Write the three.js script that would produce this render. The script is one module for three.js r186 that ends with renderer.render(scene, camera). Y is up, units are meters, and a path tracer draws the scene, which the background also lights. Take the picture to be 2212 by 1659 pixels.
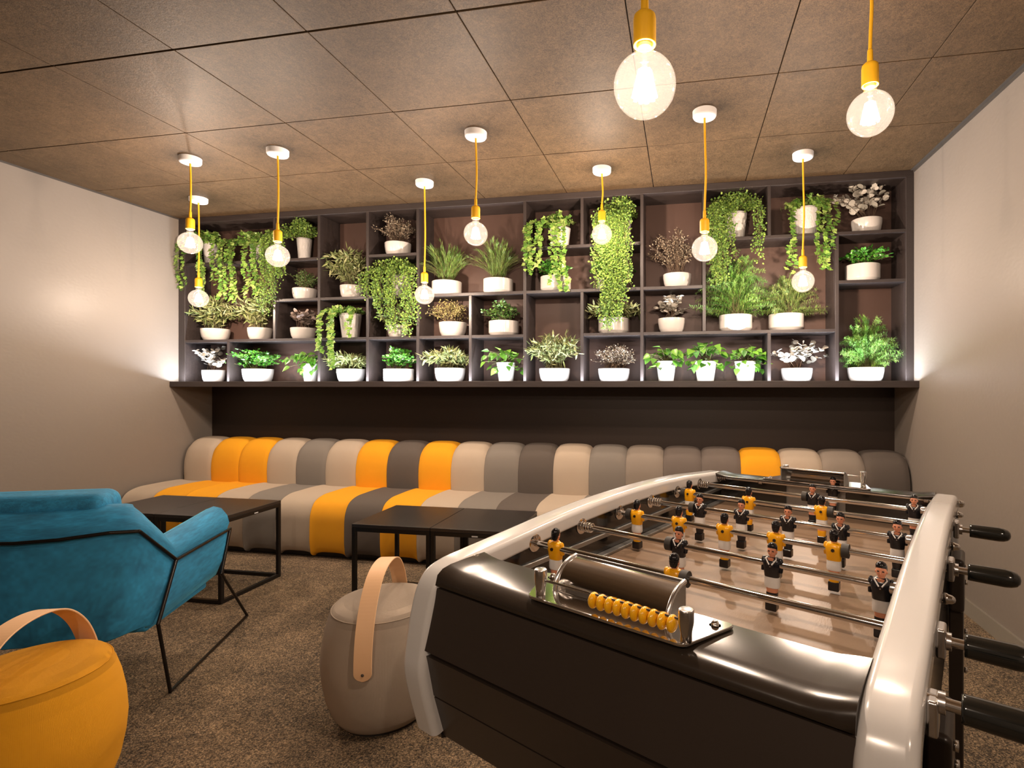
import * as THREE from 'three';
import { mergeGeometries } from 'three/addons/utils/BufferGeometryUtils.js';
import { RoundedBoxGeometry } from 'three/addons/geometries/RoundedBoxGeometry.js';
import { RectAreaLightUniformsLib } from 'three/addons/lights/RectAreaLightUniformsLib.js';

// ---------- camera, exposure, large lights ----------
const scene = new THREE.Scene();
scene.background = new THREE.Color(0x000000);
const camera = new THREE.PerspectiveCamera(71.97, 2534.8 / 1659, 0.05, 40);
camera.setViewOffset(2534.8, 1659, 0, 0, 2212, 1659);   // the photograph is cropped on its side
camera.position.set(0, 1.158, 0);
camera.rotation.y = 0.1811;
camera.updateProjectionMatrix();
const renderer = new THREE.WebGLRenderer({ antialias: true });
renderer.toneMapping = THREE.LinearToneMapping;
renderer.toneMappingExposure = 1.0;
renderer.shadowMap.enabled = true;
RectAreaLightUniformsLib.init();
const BULB = { color: new THREE.Color().setRGB(1, 0.78, 0.61), power: 2.35 };
const LED = { color: new THREE.Color().setRGB(0.86, 0.92, 1.0), power: 420 };

// room measures (metres)
const ROOM = { x0: -4.0, x1: 1.408, zBack: -3.905, zFront: 2.4, H: 2.49 };
const SHELF_Z = -3.596, SHELF_BACK = -3.836;
{ // the light of the strip hidden on the shelf ledge
  const l = new THREE.RectAreaLight(LED.color, LED.power, 5.3, 0.012);
  l.name = 'led_strip_light'; l.position.set(-1.296, 1.1725, -3.546); l.lookAt(-1.296, 2.1725, -3.53); scene.add(l);
}

// ---------- helpers ----------
let seed = 7;
function srand(s) { seed = s >>> 0; }
function rnd() { seed = (seed + 0x6d2b79f5) >>> 0; let t = seed; t = Math.imul(t ^ (t >>> 15), t | 1); t ^= t + Math.imul(t ^ (t >>> 7), t | 61); return ((t ^ (t >>> 14)) >>> 0) / 4294967296; }
const rr = (a, b) => a + (b - a) * rnd();
const lerp = (a, b, t) => a + (b - a) * t;
const clamp = (x, a = 0, b = 1) => Math.min(b, Math.max(a, x));
const smooth = (t) => { t = clamp(t); return t * t * (3 - 2 * t); };
const V = (x, y, z) => new THREE.Vector3(x, y, z);
const taken = new Map();
function numbered(name) { const n = taken.get(name) || 0; taken.set(name, n + 1); return n ? `${name}_${String(n).padStart(3, '0')}` : name; }
function prep(g) {
  let q = g.index ? g.toNonIndexed() : g;
  for (const k of Object.keys(q.attributes)) if (!['position', 'normal', 'uv', 'color'].includes(k)) q.deleteAttribute(k);
  if (!q.attributes.normal) q.computeVertexNormals();
  if (!q.attributes.uv) q.setAttribute('uv', new THREE.BufferAttribute(new Float32Array(q.attributes.position.count * 2), 2));
  q.clearGroups();
  return q;
}
function merged(geos) { return geos.length === 1 ? geos[0] : mergeGeometries(geos.map(prep)); }
function mesh(name, geos, mat, parent) {
  const m = new THREE.Mesh(merged(Array.isArray(geos) ? geos : [geos]), mat);
  m.name = name; m.castShadow = m.receiveShadow = true; parent.add(m);
  return m;
}
function tag(o, label, category, group) { o.userData.label = label; o.userData.category = category; if (group) o.userData.group = group; return o; }
function thing(name, label, category, pos = [0, 0, 0], turn = 0, group) {
  const o = new THREE.Group(); o.name = numbered(name); scene.add(o);
  o.position.set(...pos); o.rotation.y = turn;
  return tag(o, label, category, group);
}
function struct(name, geos, mat) { const m = mesh(name, geos, mat, scene); m.userData.kind = 'structure'; return m; }
const box = (w, h, d, x = 0, y = 0, z = 0) => new THREE.BoxGeometry(w, h, d).translate(x, y, z);
const span = (x0, x1, y0, y1, z0, z1) => box(x1 - x0, y1 - y0, z1 - z0, (x0 + x1) / 2, (y0 + y1) / 2, (z0 + z1) / 2);
const rbox = (w, h, d, r, x = 0, y = 0, z = 0, seg = 3) => new RoundedBoxGeometry(w, h, d, seg, r).translate(x, y, z);
const rspan = (x0, x1, y0, y1, z0, z1, r, seg = 2) => rbox(x1 - x0, y1 - y0, z1 - z0, r, (x0 + x1) / 2, (y0 + y1) / 2, (z0 + z1) / 2, seg);
const cyl = (r0, r1, h, x = 0, y = 0, z = 0, n = 24) => new THREE.CylinderGeometry(r0, r1, h, n).translate(x, y, z);
const cylX = (r, x0, x1, y, z, n = 20) => new THREE.CylinderGeometry(r, r, x1 - x0, n).rotateZ(Math.PI / 2).translate((x0 + x1) / 2, y, z);
const lathe = (pts, n = 40) => new THREE.LatheGeometry(pts.map(([a, b]) => new THREE.Vector2(a, b)), n);
const latheX = (pts, x, y, z, n = 24) => lathe(pts, n).rotateZ(-Math.PI / 2).translate(x, y, z);   // profile runs along +x
const tube = (pts, r, seg = 24, n = 8, closed = false, curve = 'catmullrom', tension = 0.5) => new THREE.TubeGeometry(new THREE.CatmullRomCurve3(pts, closed, curve, tension), seg, r, n, closed);
function bar(a, b, r, n = 8) {   // a straight round bar
  const d = b.clone().sub(a), g = new THREE.CylinderGeometry(r, r, d.length(), n);
  g.applyQuaternion(new THREE.Quaternion().setFromUnitVectors(V(0, 1, 0), d.normalize()));
  return g.translate((a.x + b.x) / 2, (a.y + b.y) / 2, (a.z + b.z) / 2);
}
function grid(rows, closedU = false, capEnds = false) {   // rows: arrays of Vector3, joined by quads
  const n = rows[0].length, pos = [], uv = [], idx = [];
  rows.forEach((r, j) => r.forEach((p, i) => { pos.push(p.x, p.y, p.z); uv.push(i / (n - 1), j / (rows.length - 1)); }));
  const m = closedU ? n : n - 1;
  for (let j = 0; j + 1 < rows.length; j++) for (let i = 0; i < m; i++) {
    const a = j * n + i, b = j * n + (i + 1) % n, c = a + n, d = b + n;
    idx.push(a, b, c, b, d, c);
  }
  const g = new THREE.BufferGeometry();
  g.setAttribute('position', new THREE.Float32BufferAttribute(pos, 3));
  g.setAttribute('uv', new THREE.Float32BufferAttribute(uv, 2));
  g.setIndex(idx); g.computeVertexNormals();
  if (!capEnds) return g;
  const caps = [];
  for (const [r, flip] of [[rows[0], false], [rows[rows.length - 1], true]]) {
    const c = r.reduce((s, p) => s.add(p), V(0, 0, 0)).multiplyScalar(1 / r.length), q = [];
    for (let i = 0; i < r.length; i++) { const a = r[i], b = r[(i + 1) % r.length]; const t = flip ? [c, a, b] : [c, b, a]; for (const p of t) q.push(p.x, p.y, p.z); }
    const k = new THREE.BufferGeometry(); k.setAttribute('position', new THREE.Float32BufferAttribute(q, 3)); k.computeVertexNormals(); caps.push(k);
  }
  return mergeGeometries([g, ...caps].map(prep));
}
function prism(poly, axis, a, b, bevel = 0) {   // poly in (z, y), drawn out along x from a to b
  const s = new THREE.Shape(poly.map(([z, y]) => new THREE.Vector2(z, y)));
  const g = new THREE.ExtrudeGeometry(s, { depth: b - a - 2 * bevel, bevelEnabled: bevel > 0, bevelThickness: bevel, bevelSize: bevel, bevelOffset: -bevel, bevelSegments: 2, curveSegments: 12 });
  g.translate(0, 0, a + bevel);
  // shape (z,y), depth x  ->  (x,y,z)
  const p = g.attributes.position;
  for (let i = 0; i < p.count; i++) { const z = p.getX(i), y = p.getY(i), x = p.getZ(i); p.setXYZ(i, x, y, z); }
  const ix = prep(g), q = ix.attributes.position;   // the swap mirrors the winding
  for (let i = 0; i < q.count; i += 3) { const t = [q.getX(i), q.getY(i), q.getZ(i)]; q.setXYZ(i, q.getX(i + 2), q.getY(i + 2), q.getZ(i + 2)); q.setXYZ(i + 2, ...t); }
  ix.computeVertexNormals();
  return ix;
}

// ---------- procedural textures ----------
function valueNoise(n, cells, s) {   // tileable
  srand(s); const c = new Float32Array(cells * cells); for (let i = 0; i < c.length; i++) c[i] = rnd();
  const out = new Float32Array(n * n);
  for (let y = 0; y < n; y++) for (let x = 0; x < n; x++) {
    const fx = x / n * cells, fy = y / n * cells, x0 = Math.floor(fx), y0 = Math.floor(fy), tx = smooth(fx - x0), ty = smooth(fy - y0);
    const g = (a, b) => c[((b + cells) % cells) * cells + (a + cells) % cells];
    out[y * n + x] = lerp(lerp(g(x0, y0), g(x0 + 1, y0), tx), lerp(g(x0, y0 + 1), g(x0 + 1, y0 + 1), tx), ty);
  }
  return out;
}
function tex(n, f, srgb, rep = [1, 1]) {   // f(i, x, y) -> [r, g, b] in 0..1
  const d = new Uint8Array(n * n * 4);
  for (let i = 0; i < n * n; i++) { const c = f(i, i % n, (i / n) | 0); d[i * 4] = clamp(c[0]) * 255; d[i * 4 + 1] = clamp(c[1]) * 255; d[i * 4 + 2] = clamp(c[2]) * 255; d[i * 4 + 3] = 255; }
  const t = new THREE.DataTexture(d, n, n); t.wrapS = t.wrapT = THREE.RepeatWrapping; t.magFilter = THREE.LinearFilter; t.minFilter = THREE.LinearMipmapLinearFilter; t.generateMipmaps = true;
  if (srgb) t.colorSpace = THREE.SRGBColorSpace; t.repeat.set(...rep); t.needsUpdate = true;
  return t;
}
const mat = (o) => new THREE.MeshPhysicalMaterial(o);
const lin = (r, g, b) => new THREE.Color().setRGB(r, g, b);
const N512 = { a: valueNoise(512, 8, 1), b: valueNoise(512, 64, 2), c: valueNoise(512, 256, 3), d: valueNoise(512, 24, 4) };
const grey = (v) => [v, v, v];
const boardMap = tex(512, (i) => { const v = 0.74 + 0.10 * (N512.b[i] - 0.5) + 0.30 * (N512.c[i] - 0.5) + 0.07 * (N512.d[i] - 0.5) + 0.07 * (N512.a[i] - 0.5); return [v, v * 0.985, v * 0.96]; }, true);
const boardBump = tex(512, (i) => grey(0.5 * N512.b[i] + 0.5 * N512.c[i]), false);
const carpetMap = tex(1024, (() => { const A = valueNoise(1024, 256, 11), B = valueNoise(1024, 512, 12), C = valueNoise(1024, 10, 13), D = valueNoise(1024, 40, 14);
  return (i) => { const v = 0.50 + 0.36 * (A[i] - 0.5) + 0.50 * (B[i] - 0.5) + 0.14 * (C[i] - 0.5) + 0.08 * (D[i] - 0.5); return [v, v * 0.94, v * 0.87]; }; })(), true, [5, 6]);
const carpetBump = tex(512, (i) => grey(0.5 * N512.c[i] + 0.5 * N512.b[i]), false, [7, 8]);
const weaveBump = tex(256, (i, x, y) => grey(0.5 + 0.25 * Math.sin(x * Math.PI / 2) + 0.25 * Math.sin(y * Math.PI / 2)), false, [12, 12]);
const velvetMap = tex(512, (i) => { const v = 0.84 + 0.12 * (N512.d[i] - 0.5) + 0.12 * (N512.b[i] - 0.5) + 0.14 * (N512.a[i] - 0.5); return grey(v); }, true, [2, 2]);
const wallBump = tex(512, (i) => grey(0.75 * N512.a[i] + 0.25 * N512.c[i]), false, [2, 1]);
const woodMap = tex(512, (i, x, y) => { const s = N512.b[(Math.floor(y / 6) * 512 + x) % 262144]; const v = 0.82 + 0.2 * (N512.c[(((y * 7) % 512) * 512 + (x >> 3)) % 262144] - 0.5) + 0.14 * (s - 0.5); return grey(v); }, true, [1, 1]);

const M = {
  wall: mat({ color: lin(0.195, 0.168, 0.145), roughness: 0.42, specularIntensity: 0.5, bumpMap: wallBump, bumpScale: 0.0015 }),
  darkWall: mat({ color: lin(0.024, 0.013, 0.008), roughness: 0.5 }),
  board: mat({ color: lin(0.130, 0.082, 0.044), roughness: 0.54, specularIntensity: 0.28, map: boardMap, bumpMap: boardBump, bumpScale: 0.0006 }),
  void: mat({ color: lin(0.01, 0.009, 0.008), roughness: 0.9 }),
  carpet: mat({ color: lin(0.58, 0.46, 0.32), roughness: 0.98, map: carpetMap, bumpMap: carpetBump, bumpScale: 0.006 }),
  trim: mat({ color: lin(0.05, 0.042, 0.036), roughness: 0.5 }),
  skirting: mat({ color: lin(0.20, 0.18, 0.15), roughness: 0.5 }),
  shelf: mat({ color: lin(0.048, 0.036, 0.034), roughness: 0.42, map: woodMap }),
  shelfBack: mat({ color: lin(0.078, 0.044, 0.034), roughness: 0.5, specularIntensity: 0.6 }),
  pot: mat({ color: lin(0.56, 0.525, 0.50), roughness: 0.16, clearcoat: 0.3, clearcoatRoughness: 0.08 }),
  potMatt: mat({ color: lin(0.56, 0.53, 0.51), roughness: 0.38, bumpMap: boardBump, bumpScale: 0.003 }),
  soil: mat({ color: lin(0.05, 0.035, 0.02), roughness: 1 }),
  white: mat({ color: lin(0.80, 0.78, 0.77), roughness: 0.35 }),
  cordYellow: mat({ color: lin(0.82, 0.43, 0.010), roughness: 0.55 }),
  socketYellow: mat({ color: lin(0.82, 0.44, 0.010), roughness: 0.48 }),
  bulbGlass: mat({ color: 0xffffff, roughness: 0.07, transmission: 1, thickness: 0, ior: 1.5 }),
  bulbMetal: mat({ color: lin(0.75, 0.65, 0.45), metalness: 1, roughness: 0.25 }),
  filament: mat({ color: lin(1, 0.8, 0.5), emissive: new THREE.Color().setRGB(1, 0.80, 0.55), emissiveIntensity: 26 }),
  ledGlow: mat({ color: lin(1, 1, 1), emissive: LED.color, emissiveIntensity: 40 }),
  beige: mat({ color: lin(0.48, 0.39, 0.30), roughness: 0.85, sheen: 0.3, sheenRoughness: 0.5, bumpMap: weaveBump, bumpScale: 0.0006 }),
  grey: mat({ color: lin(0.215, 0.19, 0.165), roughness: 0.85, sheen: 0.3, sheenRoughness: 0.5, bumpMap: weaveBump, bumpScale: 0.0006 }),
  warmGrey: mat({ color: lin(0.27, 0.225, 0.185), roughness: 0.85, sheen: 0.3, sheenRoughness: 0.5, bumpMap: weaveBump, bumpScale: 0.0006 }),
  taupe: mat({ color: lin(0.15, 0.122, 0.105), roughness: 0.85, sheen: 0.3, sheenRoughness: 0.5, bumpMap: weaveBump, bumpScale: 0.0006 }),
  dark: mat({ color: lin(0.105, 0.085, 0.072), roughness: 0.85, sheen: 0.3, sheenRoughness: 0.5, bumpMap: weaveBump, bumpScale: 0.0006 }),
  yellow: mat({ color: lin(0.82, 0.36, 0.004), roughness: 0.85, sheen: 0.15, sheenRoughness: 0.5, sheenColor: lin(1, 0.5, 0.02), bumpMap: weaveBump, bumpScale: 0.0006 }),
  strap: mat({ color: lin(0.80, 0.50, 0.28), roughness: 0.5 }),
  velvet: mat({ color: lin(0.026, 0.29, 0.56), roughness: 0.8, sheen: 1.0, sheenRoughness: 0.5, sheenColor: lin(0.22, 0.80, 1.0), map: velvetMap }),
  blackSteel: mat({ color: lin(0.012, 0.010, 0.009), roughness: 0.35, metalness: 0.3 }),
  chairSteel: mat({ color: lin(0.02, 0.017, 0.015), roughness: 0.25, metalness: 0.6 }),
  tableTop: mat({ color: lin(0.035, 0.028, 0.026), roughness: 0.32, map: woodMap }),
  plate: mat({ color: lin(0.6, 0.6, 0.6), roughness: 0.4 }),
  gloss: mat({ color: lin(0.010, 0.009, 0.008), roughness: 0.14, clearcoat: 0.4, clearcoatRoughness: 0.06 }),
  satin: mat({ color: lin(0.030, 0.021, 0.016), roughness: 0.32 }),
  poufGrey: mat({ color: lin(0.40, 0.325, 0.255), roughness: 0.85, sheen: 0.3, sheenRoughness: 0.5, bumpMap: weaveBump, bumpScale: 0.0006 }),
  slab: mat({ color: lin(0.026, 0.019, 0.014), roughness: 0.22 }),
  rail: mat({ color: lin(0.60, 0.585, 0.57), roughness: 0.2, clearcoat: 0.6, clearcoatRoughness: 0.06 }),
  chrome: mat({ color: lin(0.72, 0.70, 0.68), roughness: 0.10, metalness: 1 }),
  aluminium: mat({ color: lin(0.66, 0.64, 0.63), roughness: 0.22, metalness: 1 }),
  brushed: mat({ color: lin(0.34, 0.34, 0.33), roughness: 0.42, metalness: 0.9 }),
  field: mat({ color: lin(0.205, 0.138, 0.090), roughness: 0.36, specularIntensity: 0.4, bumpMap: wallBump, bumpScale: 0.0003 }),
  rubber: mat({ color: lin(0.03, 0.026, 0.022), roughness: 0.6 }),
  handle: mat({ color: lin(0.008, 0.009, 0.008), roughness: 0.12, clearcoat: 0.8, clearcoatRoughness: 0.05 }),
  bead: mat({ color: lin(0.85, 0.42, 0.008), roughness: 0.18, clearcoat: 0.5 }),
  skin: mat({ color: lin(0.62, 0.26, 0.15), roughness: 0.3 }),
  hair: mat({ color: lin(0.008, 0.007, 0.008), roughness: 0.15 }),
  shirtYellow: mat({ color: lin(0.80, 0.37, 0.006), roughness: 0.25 }),
  shirtBlack: mat({ color: lin(0.010, 0.010, 0.013), roughness: 0.2 }),
  kitWhite: mat({ color: lin(0.72, 0.70, 0.68), roughness: 0.3 }),
  eye: mat({ color: lin(0.02, 0.012, 0.01), roughness: 0.3 }),
};

// ---------- the room ----------
const { x0, x1, zBack, zFront, H } = ROOM;
struct('floor', span(x0 - 0.1, x1 + 0.1, -0.1, 0, zBack - 0.1, zFront + 0.1), M.carpet);
struct('wall_left', span(x0 - 0.1, x0, 0, H + 0.1, zBack - 0.1, zFront + 0.1), M.wall);
struct('wall_right', span(x1, x1 + 0.1, 0, H + 0.1, zBack - 0.1, zFront + 0.1), M.wall);
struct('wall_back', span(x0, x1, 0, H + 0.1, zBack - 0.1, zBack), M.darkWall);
struct('wall_front', span(x0, x1, 0, H + 0.1, zFront, zFront + 0.1), M.wall);
struct('baseboard_right', [span(x1 - 0.013, x1, 0, 0.075, zBack, zFront)], M.skirting);
struct('baseboard_left', [span(x0, x0 + 0.013, 0, 0.075, zBack, zFront)], M.skirting);
struct('trim_1', [span(x1 - 0.020, x1, H - 0.004, H, SHELF_Z, zFront), span(x1 - 0.004, x1, H - 0.018, H, SHELF_Z, zFront)], M.trim);
struct('trim_2', [span(x0, x0 + 0.010, H - 0.003, H, SHELF_Z, zFront), span(x0, x0 + 0.003, H - 0.010, H, SHELF_Z, zFront)], M.trim);
{
  const ceiling = struct('ceiling', span(x0, x1, H + 0.012, H + 0.1, zBack, zFront), M.void);
  const xs = [x0], zs = [SHELF_Z - 0.02];
  for (let k = -2; k <= 6; k++) xs.push(-2.6 + 0.6 * k); xs.push(x1);
  for (let z = -2.978; z < zFront; z += 0.6) zs.push(z); zs.push(zFront);
  const shared = new Map();
  srand(31);
  for (let i = 0; i + 1 < xs.length; i++) for (let j = 0; j + 1 < zs.length; j++) {
    const w = xs[i + 1] - xs[i] - 0.004, wide = Math.abs(zs[j] + 1.778) < 0.01 ? 0.004 : 0, d = zs[j + 1] - zs[j] - 0.0045 - wide;
    const key = w.toFixed(3) + '/' + d.toFixed(3);
    if (!shared.has(key)) shared.set(key, rbox(w, 0.014, d, 0.002, 0, 0, 0, 1));
    const t = mesh('tile', shared.get(key), M.board, ceiling);
    t.position.set((xs[i] + xs[i + 1]) / 2, H + 0.007 + rr(-0.0006, 0.0006), (zs[j] + zs[j + 1]) / 2 + wide / 2);
    t.rotation.set(rr(-0.0008, 0.0008), Math.abs(w - d) < 0.02 && rnd() < 0.5 ? Math.PI : 0, rr(-0.0008, 0.0008));
  }
}

// ---------- plant shelf ----------
const TH = 0.021;
{
  const s = thing('plant_shelf', 'dark brown wall shelf of open cubbyholes spanning the wall above the sofa', 'shelf', [0, 0, 0]);
  mesh('back_panel', span(x0, x1, 1.15, 2.47, SHELF_BACK - 0.012, SHELF_BACK), M.shelfBack, s);
  mesh('ledge', rspan(x0, x1, 1.136, 1.165, zBack, -3.530, 0.002), M.shelf, s);
  mesh('ledge_lip', rspan(x0, x1, 1.136, 1.178, -3.530, -3.520, 0.002), M.shelf, s);
  mesh('header', rspan(x0, x1, 2.446, H, SHELF_BACK - 0.012, SHELF_Z, 0.002), M.shelf, s);
  mesh('side_post', rspan(x0, -3.94, 1.165, 2.446, SHELF_BACK, SHELF_Z, 0.002), M.shelf, s);
  mesh('side_post', rspan(1.362, x1, 1.165, 2.446, SHELF_BACK, SHELF_Z, 0.002), M.shelf, s);
  const T = 2.446;
  for (const [x, a, b] of [[-3.537, 1.165, 1.489], [-3.122, 1.51, T], [-2.734, 1.165, T], [-2.327, 1.165, T], [-1.921, 1.165, T], [-1.512, 1.165, 1.796], [-1.104, 1.165, T],
    [-0.692, 2.126, T], [-0.692, 1.165, 1.796], [-0.278, 1.165, T], [0.135, 1.51, T], [0.548, 2.126, T], [0.548, 1.165, 1.489], [0.961, 1.165, 2.105]])
    mesh('divider', rspan(x - TH / 2, x + TH / 2, a, b, SHELF_BACK, SHELF_Z, 0.0015, 1), M.shelf, s);
  const cuts = [-3.94, -3.122, -2.734, -2.327, -1.921, -1.512, -1.104, -0.692, -0.278, 0.135, 0.548, 0.961, 1.362];
  for (const [y, a, b] of [[1.51, -3.94, -2.734], [1.51, -2.734, -2.327], [1.51, -2.327, -1.921], [1.51, -1.921, -1.512], [1.51, -1.512, -1.104], [1.51, -0.692, -0.278], [1.51, -0.278, 0.961],
    [1.817, -3.122, -2.734], [1.817, -2.734, -2.327], [1.817, -2.327, -1.921], [1.817, -1.921, -1.104], [1.817, -1.104, -0.278], [1.817, -0.278, 0.135], [1.817, 0.961, 1.362],
    [2.126, -3.94, -3.122], [2.126, -3.122, -2.734], [2.126, -2.327, -1.921], [2.126, -1.104, -0.278], [2.126, 0.135, 1.362]])
    mesh('shelf_board', rspan(a + (a === -3.94 ? 0 : TH / 2), b - (b === 1.362 ? 0 : TH / 2), y - TH, y, SHELF_BACK, SHELF_Z - 0.001, 0.0015, 1), M.shelf, s);
}
{
  const t = thing('led_strip', 'thin cool white light strip lying on the shelf ledge in front of the pots', 'light strip', [-1.296, 1.165, -3.546]);
  mesh('channel', box(5.36, 0.004, 0.016, 0, 0.002, 0), M.plate, t);
  mesh('led_tape', box(5.3, 0.0015, 0.010, 0, 0.0048, 0), M.ledGlow, t);
}

// ---------- striped sofa ----------
{
  const xA = -3.967, pitch = (1.395 - xA) / 21, W = pitch / 2;
  const s = thing('striped_sofa', 'long wall-to-wall sofa of upright stripes in beige, grey, taupe and mustard', 'sofa', [0, 0, 0]);
  const roll = (profile, bulge) => {   // profile in (z, y); each cushion swells between its seams
    const c = new THREE.CatmullRomCurve3(profile.map(([z, y]) => V(0, y, z)), false, 'centripetal'), P = c.getPoints(56), rows = [];
    const n = P.map((p, i) => { const a = P[Math.max(0, i - 1)], b = P[Math.min(P.length - 1, i + 1)]; const t = b.clone().sub(a); return V(0, -t.z, t.y).normalize(); });
    for (let k = 0; k <= 14; k++) {
      const u = k / 7 - 1, b = bulge * (Math.pow(Math.max(0, 1 - Math.pow(Math.abs(u), 3.2)), 0.55) - 1);
      rows.push(P.map((p, i) => { const q = b * (0.28 + 0.72 * Math.max(0, n[i].y)); return V(u * (W - 0.0005), p.y + n[i].y * q, p.z + n[i].z * q); }));
    }
    return grid(rows);
  };
  const back = roll([[-3.612, 0.30], [-3.606, 0.40], [-3.604, 0.50], [-3.612, 0.58], [-3.640, 0.655], [-3.700, 0.708], [-3.770, 0.724], [-3.835, 0.712], [-3.878, 0.670], [-3.893, 0.58], [-3.895, 0.30]], 0.032);
  const seat = roll([[-3.66, 0.36], [-3.60, 0.384], [-3.50, 0.392], [-3.36, 0.393], [-3.24, 0.388], [-3.165, 0.360], [-3.128, 0.300], [-3.118, 0.20], [-3.122, 0.10], [-3.140, 0.045], [-3.19, 0.028]], 0.026);
  mesh('base_board', span(xA + 0.01, 1.39, 0, 0.05, -3.88, -3.17), M.blackSteel, s);
  mesh('inner_frame', span(xA + 0.03, 1.37, 0.05, 0.30, -3.87, -3.18), M.dark, s);
  const hue = 'b y y b g b y d y b g d b g w t t y b w d'.split(' ').map((k) => ({ b: M.beige, y: M.yellow, g: M.grey, d: M.dark, w: M.warmGrey, t: M.taupe })[k]);
  hue.forEach((m, i) => {
    mesh('back_cushion', back, m, s).position.x = xA + pitch * (i + 0.5);
    mesh('seat_cushion', seat, m, s).position.x = xA + pitch * (i + 0.5);
  });
  for (const [x, sgn] of [[xA + 0.001, -1], [1.394, 1]]) {   // end faces
    mesh('side_face', prism([[-3.63, 0.30], [-3.622, 0.50], [-3.66, 0.64], [-3.71, 0.685], [-3.77, 0.695], [-3.84, 0.68], [-3.87, 0.58], [-3.87, 0.03], [-3.17, 0.05], [-3.145, 0.12], [-3.15, 0.29], [-3.19, 0.345], [-3.26, 0.362], [-3.6, 0.36]], 'x', x - 0.006, x + 0.004), sgn < 0 ? M.beige : M.dark, s);
  }
}

// ---------- coffee tables ----------
{
  const D = 0.42, h = 0.458, t = 0.020;
  const proto = thing('coffee_table', '', 'table', [0, 0, 0], 0, 'black coffee tables in front of the sofa');
  mesh('table_top', rbox(D, 0.018, D, 0.002, 0, h - 0.009, 0, 1), M.tableTop, proto);
  const e = D / 2 - t / 2;
  for (const [sx, sz] of [[-1, -1], [1, -1], [-1, 1], [1, 1]]) mesh('leg', rbox(t, h - 0.018, t, 0.002, sx * e, (h - 0.018) / 2, sz * e, 1), M.blackSteel, proto);
  for (const sz of [-1, 1]) { mesh('apron_bar', rbox(D - 2 * t, t, t, 0.002, 0, h - 0.018 - t / 2, sz * e, 1), M.blackSteel, proto); mesh('floor_bar', rbox(D - 2 * t, t, t, 0.002, 0, t / 2, sz * e, 1), M.blackSteel, proto); }
  for (const sx of [-1, 1]) { mesh('apron_bar', rbox(t, t, D - 2 * t, 0.002, sx * e, h - 0.018 - t / 2, 0, 1), M.blackSteel, proto); mesh('floor_bar', rbox(t, t, D - 2 * t, 0.002, sx * e, t / 2, 0, 1), M.blackSteel, proto); }
  const put = (o, x, z, label) => { o.position.set(x, 0, z); o.userData.label = label; return o; };
  const a = put(proto, -2.595, -2.592, 'black square coffee table with its corner behind the blue armchair’s arm');
  const copy = (x, z, label) => { const o = a.clone(); o.userData = { ...a.userData }; o.name = numbered('coffee_table'); scene.add(o); return put(o, x, z, label); };
  const b = copy(-3.018, -2.592, 'black square coffee table half hidden behind the blue armchair’s headrest cushion');
  const c = copy(-1.425, -2.602, 'black square coffee table standing behind the grey pouf with leather handle');
  const d = copy(-1.002, -2.602, 'black square coffee table partly hidden behind the football table’s white rail');
  mesh('maker_plate', box(0.002, 0.005, 0.026, 0.212, h - 0.030, -0.02), M.plate, a);
  mesh('maker_plate', box(0.030, 0.006, 0.002, 0.02, h - 0.030, 0.212), M.plate, d);
}

// ---------- poufs ----------
function pouf(name, label, pos, turn, cloth, thread) {
  const p = thing(name, label, 'pouf', pos, turn);
  const side = [[0, 0.012], [0.135, 0.012], [0.152, 0.018], [0.170, 0.045], [0.188, 0.095], [0.200, 0.16], [0.204, 0.21], [0.2, 0.27], [0.190, 0.325], [0.178, 0.366], [0.170, 0.384]];
  mesh('body', lathe(side, 64), cloth, p);
  mesh('top_panel', lathe([[0.170, 0.384], [0.160, 0.396], [0.13, 0.404], [0.08, 0.410], [0, 0.412]].reverse(), 64).scale(1, 1, 1), cloth, p);
  mesh('top_seam', new THREE.TorusGeometry(0.1702, 0.0016, 6, 72).rotateX(Math.PI / 2).translate(0, 0.385, 0), thread, p);
  mesh('base_disc', cyl(0.135, 0.135, 0.014, 0, 0.007, 0, 40), M.rubber, p);
  // bent strap over the top: local +z is its front end
  const path = [[0.212, 0.225], [0.214, 0.26], [0.209, 0.32], [0.192, 0.385], [0.155, 0.455], [0.10, 0.508], [0.04, 0.530], [-0.04, 0.530], [-0.10, 0.508], [-0.155, 0.455], [-0.192, 0.385], [-0.209, 0.32], [-0.214, 0.26], [-0.212, 0.225]];
  const P = new THREE.CatmullRomCurve3(path.map(([z, y]) => V(0, y, z)), false, 'centripetal').getPoints(90), rows = [];
  const wAt = (i) => { const k = Math.min(i, P.length - 1 - i) / 5; const full = 0.0285; return k >= 1 ? full : full * Math.sqrt(Math.max(0.02, 1 - (1 - k) * (1 - k))); };
  P.forEach((q, i) => {
    const a = P[Math.max(0, i - 1)], b = P[Math.min(P.length - 1, i + 1)], t = b.clone().sub(a).normalize(), n = V(0, -t.z, t.y), w = wAt(i), th = 0.0045;
    const c = (x, o) => V(x, q.y + n.y * o, q.z + n.z * o);
    rows.push([c(-w, 0), c(-w + 0.001, th / 2), c(w - 0.001, th / 2), c(w, 0), c(w - 0.001, -th / 2), c(-w + 0.001, -th / 2)]);
  });
  const g = grid(rows, true, true);
  mesh('handle_strap', prep(g), M.strap, p).geometry.computeVertexNormals();
  for (const s of [1, -1]) mesh('strap_screw', lathe([[0, 0.003], [0.004, 0.0026], [0.0052, 0]], 14).rotateX(s * Math.PI / 2).translate(0, 0.246, s * 0.2155), M.dark, p);
  return p;
}
pouf('pouf', 'grey fabric pouf with a tan leather carrying strap', [-1.041, 0, -1.71], Math.atan2(1.041, 1.71) - 0.30, M.poufGrey, M.beige);
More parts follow.
